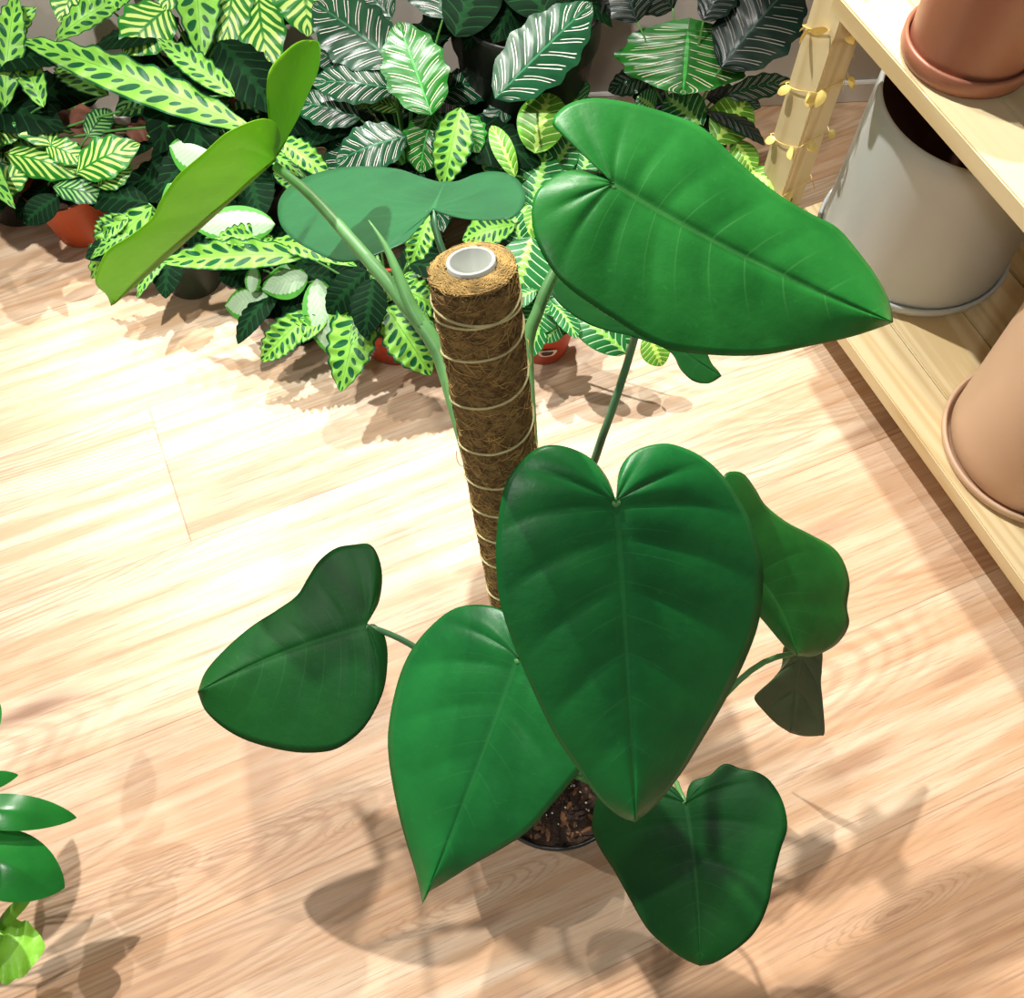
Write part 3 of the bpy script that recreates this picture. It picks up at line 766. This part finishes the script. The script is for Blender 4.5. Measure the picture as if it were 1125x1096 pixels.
# E: leaf on the left
oE, fE = hero_leaf('darker leaf held out to the left', (401.5, 687.6), (217, 760),
  [(408.7, 676), (416.7, 660), (420, 636), (416.7, 614), (406.7, 598), (388.6, 598), (368.6, 602), (350.5, 616), (338.5, 634), (326, 654), (304, 670), (276, 688), (248, 712), (226, 737)],
  [(408, 685), (414.7, 687.6), (422.8, 698.5), (426, 720.5), (422.8, 752.7), (412.7, 779), (396.7, 803), (372.6, 821), (348.5, 826.5), (316, 825), (276, 815), (248, 801), (226, 781)],
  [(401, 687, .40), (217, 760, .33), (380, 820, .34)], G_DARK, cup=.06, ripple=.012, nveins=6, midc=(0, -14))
# F: low leaf at the bottom right
oF, fF = hero_leaf('shaded lowest leaf', (753.4, 882), (769, 1061),
  [(747, 872), (738, 862), (722, 852), (700, 850), (675, 858), (657, 874), (652, 891), (650.7, 912), (659.7, 933), (675, 957), (690, 984), (711, 1020), (735, 1042), (753, 1054)],
  [(754, 875), (756, 865), (762, 857), (780, 851), (791, 841), (800, 838.7), (814, 844), (832, 848), (845.6, 857), (857.7, 875), (863.7, 893.7), (864.6, 912), (857.7, 933), (850, 963), (844, 993), (832, 1020), (814, 1039), (786, 1057)],
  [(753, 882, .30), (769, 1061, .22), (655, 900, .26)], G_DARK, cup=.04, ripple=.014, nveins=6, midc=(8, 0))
# G: leaf at the right behind the front heart, folded along its middle
oG, fG = hero_leaf('leaf curling over at the right', (806, 612), (876, 721),
  [(795, 585), (787, 550), (795, 523), (805, 517.5), (818, 521), (830.7, 538), (841, 554.5), (864, 573), (889, 586), (914.6, 600.6), (927, 617), (933.5, 640.5), (930.6, 665.7), (932.7, 686.7), (919, 707.7), (893.6, 721)],
  [(798, 630), (806, 648), (820, 664), (835, 678), (856, 703), (866, 714)],
  [(806, 612, .46), (876, 721, .34), (925, 620, .36)], G_BRIGHT, cup=.10, ripple=.02, nveins=5, midc=(20, -16), under=G_UND)
oG2, fG2 = hero_leaf('dull underside of a drooping leaf tip', (882, 712), (868, 805),
  [(862, 709), (858, 733), (843, 752), (828.6, 765.6), (839, 781), (853, 795)],
  [(902, 712), (903, 735), (902, 750), (904, 771), (906, 804), (900, 808), (883, 808.5)],
  [(882, 712, .30), (868, 805, .14), (830, 765, .17)], G_UND, cup=.05, ripple=.03, nveins=4)
# H: leaf behind the pole top
oH, fH = hero_leaf('bluish green leaf seen edge-on behind the pole top', (476, 230), (489, 199),
  [(469, 235), (462, 246.6), (448.6, 263.5), (428, 273.6), (401, 283.7), (374, 287), (350.7, 278.7), (323.6, 263.5), (308.4, 246.6), (305, 229.7), (308.4, 216), (320, 202.7), (340.5, 192.5), (367.6, 185), (398, 182.4), (435, 185), (458.8, 192.5), (480, 199)],
  [(485, 228), (496, 230), (516, 233.7), (536.4, 238), (556.7, 240.5), (570, 233), (577, 219.6), (575, 206), (563.5, 193), (543, 188), (523, 190.8), (502.7, 198.6)],
  [(476, 230, .70), (489, 199, .66), (310, 235, .64)], G_BLUE, cup=.10, ripple=.06, nveins=6, s0=.5)
# I: young yellow-green leaf, seen from its back
oI, fI = hero_leaf('young yellow-green leaf lit through', (302, 176), (122, 336),
  [(305, 164), (308.7, 152.7), (304.4, 136.7), (292, 131), (274, 135), (249, 147), (224.4, 168.7), (196, 193.6), (176.4, 222), (167.6, 240), (146, 257.6), (121, 273.6), (110.7, 289.6), (105, 311), (117, 324)],
  [(298, 181), (284, 192), (270.7, 200.7), (242, 222), (213.8, 247), (189, 264.7), (164, 286), (142.7, 307), (127, 326)],
  [(302, 176, .82), (122, 336, .66), (240, 150, .92)], G_YEL, cup=.06, ripple=.01, nveins=6, midc=(-6, 10))
oI2, fI2 = hero_leaf('upright lobe of the young leaf', (303, 172), (343, 44),
  [(297, 160), (296, 140), (295.6, 126), (293.8, 104.7), (295.6, 83.3), (302.7, 69), (320.4, 51.3), (333, 44.5)],
  [(308, 165), (313, 154.4), (327.6, 129.5), (338, 104.7), (349, 79.8), (352.4, 58.4), (350, 46)],
  [(303, 172, .82), (343, 44, .86), (349, 80, .80)], G_YEL, cup=.05, ripple=.01, nveins=4)
# petioles
n_low = pole_pt(0.10); n_mid = pole_pt(0.35); n_hi = pole_pt(0.62)
def surf(t, dx): return pole_pt(t) + Vector((dx, -0.012, 0))
petiole(oI, [pole_pt(.74) + Vector((-.026, .0, 0)), at(487, 398, .765), at(470, 366, .782), at(440, 327, .797), at(400, 280, .808), at(345, 218, .818), at(303, 183, .821)], .0098, .0044)
petiole(oA, [pole_pt(.74) + Vector((.028, .0, 0)), at(579, 385, .765), at(590, 345, .785), at(606, 305, .80), at(640, 250, .82), fA(674, 203, -.004)], .0078, .004, pet_mat)
petiole(oC, [surf(.05, .02), at(630, 590, .40), at(655, 500, .52), at(676, 440, .59), at(697, 372, .655), fC(698, 355, -.003)], .0065, .0042, pet_dull)
petiole(oH, [pole_pt(.7) + Vector((-.01, .02, 0)), at(497, 310, .66), at(484, 270, .68), at(476, 242, .693), fH(476, 231, -.003)], .006, .004, pet_dull)
petiole(oB, [surf(.12, .02), at(640, 700, .52), at(662, 600, .64), fB(676, 545, -.008), fB(677, 552, -.001)], .006, .004)
petiole(oD, [surf(.05, -.01), at(590, 790, .38), at(578, 745, .49), fD(569, 724, -.003)], .006, .004)
petiole(oE, [surf(.10, -.01), at(530, 760, .30), at(458, 712, .36), at(425, 695, .388), fE(402, 688, -.003)], .005, .0036, pet_dull)
petiole(oF, [surf(.03, .02), at(690, 850, .22), at(735, 852, .27), at(746, 868, .288), fF(753, 882, -.002)], .0045, .0032)
petiole(oG, [surf(.14, .02), at(700, 720, .34), at(780, 640, .43), fG(806, 613, -.004)], .005, .0038)
petiole(oG2, [surf(.02, .03), at(700, 860, .22), at(820, 740, .30), fG2(882, 714, -.004)], .005, .0036)
# young spike growing from the petiole joint
bm = bmesh.new()
sp = [at(466, 362, .784), at(452, 338, .797), at(440, 308, .812), at(426, 275, .825), at(414, 255, .832), at(405, 242, .836)]
sp = catmull([tuple(p - HERO.location) for p in sp], 16)
tube_bm(bm, sp, [.0062 * (1 - (i / 16) ** 1.6) + .0006 for i in range(17)], 10)
bm_obj('leaf_spike', bm, pet_mat, HERO)['label'] = 'pale green unopened leaf spike'
# climbing stem behind the pole
bm = bmesh.new()
tube_bm(bm, [pole_pt(t) - HERO.location + Vector((0.004 * math.sin(t * 9), 0.034, 0)) for t in [i / 20 * .75 for i in range(21)]], 0.009, 10)
bm_obj('stem', bm, pet_dull, HERO)

# moss pole
def coir_mat():
    m, nt, p = newmat('coir_fibre')
    a = noise(nt, 55, 6, None, 0.75, 1.6, (1, 1, 2.2)); b = noise(nt, 260, 4, None, 0.7, 0.5)
    c = mix(nt, a.ramp(0.35, 0.65), srgb(88, 68, 34), srgb(172, 138, 80))
    c = mix(nt, b.ramp(0.55, 0.75) * 0.6, c, srgb(206, 168, 106))
    nt.links.new(c, p.inputs['Base Color']); p.inputs['Roughness'].default_value = 0.9
    bump(nt, a + b * 0.5, 0.9, 0.004, p)
    return m
coir = coir_mat(); fibre = plain('coir_strand', srgb(180, 148, 86), 0.8, 0.35, 60)
fibre_d = plain('coir_strand_dark', srgb(120, 84, 42), 0.85, 0.35, 60)
AX = (POLE_T - POLE_B); AL = AX.length; AZ = AX.normalized()
UX = AZ.cross(Vector((0, 1, 0))).normalized()
if UX.x < 0: UX = -UX
UY = AZ.cross(UX).normalized()
if UY.y > 0: UY = -UY                                     # towards the camera
RT = 0.0345; RB = 0.032; RI = 0.0195
PT_ = depth(POLE_T)
def pole_at(t, ang, r): return pole_pt(t) - HERO.location + (UX * math.cos(ang) + UY * math.sin(ang)) * r
def pole_r(t): return RB + (RT - RB) * t
bm = bmesh.new(); rnd = random.Random(3)
seg = 64; nr = 150; rings = []
prof = []
for i in range(nr + 1):
    t = -0.06 + 1.06 * i / nr
    prof.append((t, pole_r(t)))
prof[-1] = (0.992, pole_r(1) * .985)
prof += [(1.0, pole_r(1) * .9), (1.003, pole_r(1) * .78), (1.002, RI + .003), (0.99, RI)]
for t, r in prof:
    rings.append([bm.verts.new(pole_at(t, k * 2 * math.pi / seg, r * (1 + rnd.uniform(-.018, .018) + .012 * math.sin(k * .7 + t * 40) ))) for k in range(seg)])
for i in range(len(rings) - 1):
    for k in range(seg): bm.faces.new((rings[i][k], rings[i][(k + 1) % seg], rings[i + 1][(k + 1) % seg], rings[i + 1][k]))
POLE = bm_obj('moss_pole', bm, coir, HERO)
# fibres wound around and sticking out
def strands(name, mat, n, tl, th, seed, loose, rr=.0004):
    bm = bmesh.new(); rd = random.Random(seed)
    for _ in range(n):
        t = rd.uniform(tl, th); a = rd.uniform(0, 2 * math.pi); da = rd.uniform(-.9, .9); dt = rd.uniform(-.02, .02)
        lift = rd.uniform(0, loose)
        P = []
        for i in range(6):
            q = i / 5
            P.append(pole_at(min(t + dt * q + .004 * math.sin(q * 5 + a), 1.0), a + da * q, pole_r(t) + .0004 + lift * math.sin(math.pi * q) * .6 + (lift * q if lift > .003 else 0)))
        tube_bm(bm, P, rr * rd.uniform(.6, 1.3), 3, False)
    o = bm_obj(name, bm, mat, POLE); o['kind'] = 'stuff'; return o
strands('coir_fibres', fibre, 2600, 0.02, 1.0, 5, .0012)
strands('coir_fibres', fibre_d, 900, 0.0, 0.99, 6, .0014)
strands('coir_fibres', fibre, 130, 0.0, 1.0, 8, .005, .0003)
strands('coir_fibres', fibre_d, 260, -.02, 0.22, 9, .012, .0004)
bm = bmesh.new(); rd = random.Random(12)                    # fibres on the cut end
for _ in range(900):
    a = rd.uniform(0, 6.283); r = rd.uniform(RI + .001, RT * .99); da = rd.uniform(.2, .8)
    P = []
    for i in range(6):
        q = i / 5; r2 = r + .0015 * math.sin(q * 6 + a)
        P.append(pole_at(1.0, a + da * q, r2) + AZ * (.0022 - .004 * max(0, (r2 - RT * .82) / (RT * .18)) + rd.uniform(0, .0014)))
    tube_bm(bm, P, .00042, 3, False)
o = bm_obj('coir_fibres', bm, fibre, POLE); o['kind'] = 'stuff'
bm = bmesh.new()
q = pole_pt(.47) - HERO.location
tube_bm(bm, [q + Vector((-.026, -.012, 0)), q + Vector((-.036, -.016, .002)), q + Vector((-.046, -.018, .001))], [.0016, .0012, .0005], 6)
bm_obj('aerial_root', bm, plain('dry_root', srgb(120, 60, 34), .8, .2, 60), POLE)
# plastic pipe
bm = bmesh.new(); rings = []
for t, r in ((.86, RI), (1.008, RI), (1.0085, RI - .0006), (1.0085, RI - .0026), (1.008, RI - .0032), (.86, RI - .0032)):
    rings.append([bm.verts.new(pole_at(t, k * 2 * math.pi / 48, r)) for k in range(48)])
for i in range(5):
    for k in range(48): bm.faces.new((rings[i][k], rings[i][(k + 1) % 48], rings[i + 1][(k + 1) % 48], rings[i + 1][k]))
bm.faces.new(rings[5])
bm_obj('pipe', bm, plain('white_pipe', srgb(186, 190, 180), 0.4, 0.03, 10), POLE)
# twine windings
def proj(p):
    q = ROT.transposed() @ (p - CAMP); return CX + F * q.x / q.z, CY + F * q.y / q.z
fronts = []
for y in (362, 397, 448, 498, 536, 568, 596, 624, 660):
    best = min((abs(proj(pole_at(k / 400, math.pi / 2, pole_r(k / 400)) + HERO.location)[1] - y), k / 400) for k in range(400))
    fronts.append(best[1])
fronts = [2 * fronts[0] - fronts[1]] + fronts + [2 * fronts[-1] - fronts[-2]]
bm = bmesh.new(); P = []
for i in range(len(fronts) - 1):
    for k in range(32):
        q = k / 32; t = fronts[i] * (1 - q) + fronts[i + 1] * q
        if t > fronts[1] + .012: continue
        P.append(pole_at(t + .003 * math.sin(k * .4), math.pi / 2 + q * 2 * math.pi, pole_r(t) + .0012))
tube_bm(bm, P, .00115, 6)
P = []
for k in range(65):
    q = k / 64; P.append(pole_at(fronts[1] + .004 + .006 * math.sin(q * 6.28), math.pi / 2 + q * 2 * math.pi, pole_r(1) + .0013))
tube_bm(bm, P, .0012, 6)
bm_obj('twine', bm, plain('pale_twine', srgb(206, 196, 140), 0.8, 0.15, 50), POLE)

# pot of the big plant
HP = bmesh.new(); R0 = 0.102; HH = 0.155
lathe_bm(HP, [(0, .002), (.070, 0), (.075, .003), (R0 - .006, HH * .85), (R0 - .002, HH * .86), (R0, HH - .002), (R0 - .001, HH + .0005), (R0 - .005, HH), (R0 - .007, HH * .88)], 64)
bm_obj('pot', HP, pot_black, HERO)
bm = bmesh.new()
lathe_bm(bm, [(0, HH * .9)] + [(R0 * k * .93 / 10, HH * .9) for k in range(1, 11)], 60, jitter=.01)
for v in bm.verts: v.co.z += random.uniform(-.004, .004)
SOIL = bm_obj('soil', bm, soil_mat, HERO)
def chips(name, mat, n, s0, s1, seed):
    rd = random.Random(seed); bm = bmesh.new()
    for _ in range(n):
        a = rd.uniform(0, 6.283); r = (R0 - .012) * math.sqrt(rd.random())
        s = rd.uniform(s0, s1)
        m = Matrix.Translation((math.cos(a) * r, math.sin(a) * r, HH * .9 + s * .3)) @ Matrix.Rotation(rd.uniform(0, 6), 4, 'Z') @ Matrix.Rotation(rd.uniform(-.6, .6), 4, 'X')
        q = bmesh.ops.create_icosphere(bm, subdivisions=1, radius=s)
        for v in q['verts']: v.co = Vector((v.co.x * rd.uniform(.8, 1.2) * (2.2 if s1 > .004 else 1), v.co.y, v.co.z * .5))
        bmesh.ops.transform(bm, matrix=m, verts=q['verts'])
    o = bm_obj(name, bm, mat, SOIL, False); o['kind'] = 'stuff'
chips('bark_chips', plain('bark_chip', srgb(112, 76, 46), .8, .5, 50), 150, .0015, .0048, 1)
chips('dark_bark_chips', plain('dark_bark', srgb(44, 28, 20), .9, .4, 50), 420, .0015, .005, 2)
chips('perlite', plain('perlite_white', srgb(220, 215, 200), .8, .05, 50), 70, .0011, .0024, 3)

# ------------------------------------------------------------------ plant at the lower left edge
EL = thing('potted_plant', 'glossy green leafy plant in a pale pot at the lower left edge', 'plant', (-0.80, 0.13, 0))
nursery_pot(EL, 0.075, 0.13, pot_grey)
for kind, b, tp, w, zb, zt, k in (
  ('L', (-60, 888), (84, 898), 36, .25, .19, dict(droop=.10, fold=.25)), ('L', (-50, 868), (20, 851), 20, .25, .22, {}),
  ('L', (-46, 925), (71, 975), 66, .22, .16, dict(droop=.12)), ('L', (-60, 850), (-2, 770), 44, .26, .22, {}),
  ('L', (-70, 960), (-14, 1060), 50, .22, .16, {}), ('L', (-70, 930), (-30, 1010), 50, .27, .25, {})):
    bg_leaf(EL, (0, 0, .11), kind, b, tp, w, zb, zt, **k)
EL2 = thing('potted_plant', 'plant with a crinkled lime green leaf at the bottom left corner', 'plant', (-0.84, -0.02, 0))
nursery_pot(EL2, 0.055, 0.10, pot_black)
for kind, b, tp, w, zb, zt, k in (
  ('Y', (-22, 1048), (50, 1040), 60, .14, .13, dict(wave=.07, nwave=4, fold=.1)), ('Y', (-6, 1022), (43, 974), 14, .14, .17, dict(fold=.7)),
  ('Y', (-60, 1070), (-20, 1110), 50, .13, .12, dict(wave=.07, nwave=4))):
    bg_leaf(EL2, (0, 0, .08), kind, b, tp, w, zb, zt, **k)

# ------------------------------------------------------------------ gold leaf garland wound round the shelf post
gold = plain('gold_leaf_foil', srgb(238, 214, 124), .4, .12, 40, 0.0, .6, .12)
GL = thing('garland', 'gold leaf garland wound around the pine shelf post', 'garland', SC)
GL.rotation_euler = (0, 0, SA)
hx, hy = .0265, .038; cx_, cy_ = 0.055, 0.037
def around(q):
    """point on the post's outline, q in turns"""
    q = q % 1; per = [(-hx, -hy), (hx, -hy), (hx, hy), (-hx, hy), (-hx, -hy)]
    Ls = [2 * hx, 2 * hy, 2 * hx, 2 * hy]; s = q * sum(Ls)
    for i in range(4):
        if s <= Ls[i] or i == 3:
            f = s / Ls[i]; a, b = per[i], per[i + 1]
            return Vector((cx_ + a[0] + (b[0] - a[0]) * f, cy_ + a[1] + (b[1] - a[1]) * f, 0))
        s -= Ls[i]
bm = bmesh.new(); P = []
turns = 5
for i in range(turns * 40 + 1):
    q = i / 40; p = around(q); d = (p - Vector((cx_, cy_, 0)))
    P.append(p + d.normalized() * .002 + Vector((0, 0, .06 + q * .112 + .006 * math.sin(q * 13))))
tube_bm(bm, P, .0009, 5)
bm_obj('wire', bm, gold, GL)
rd = random.Random(21)
for i in range(44):
    q = rd.uniform(0.05, turns - .05) if i > 34 else (i + .5) / 35 * turns
    k = int(q * 40); p = P[k]; c = Vector((cx_, cy_, p.z)); out = (p - c).normalized()
    tg = (P[min(k + 1, len(P) - 1)] - P[k - 1]).normalized()
    dr = (tg * rd.choice((-1, 1)) * .5 + out * .45 + Vector((0, 0, rd.uniform(-.9, .3)))).normalized()
    bm = leaf_mesh(p, p + dr * rd.uniform(.022, .032), .016, 'V', out if abs(out.dot(dr)) < .9 else Vector((0, 0, 1)), roll=rd.uniform(-.5, .5), nu=8, nv=3)
    finish_leaf(bm, 'garland_leaf', gold, GL, out)
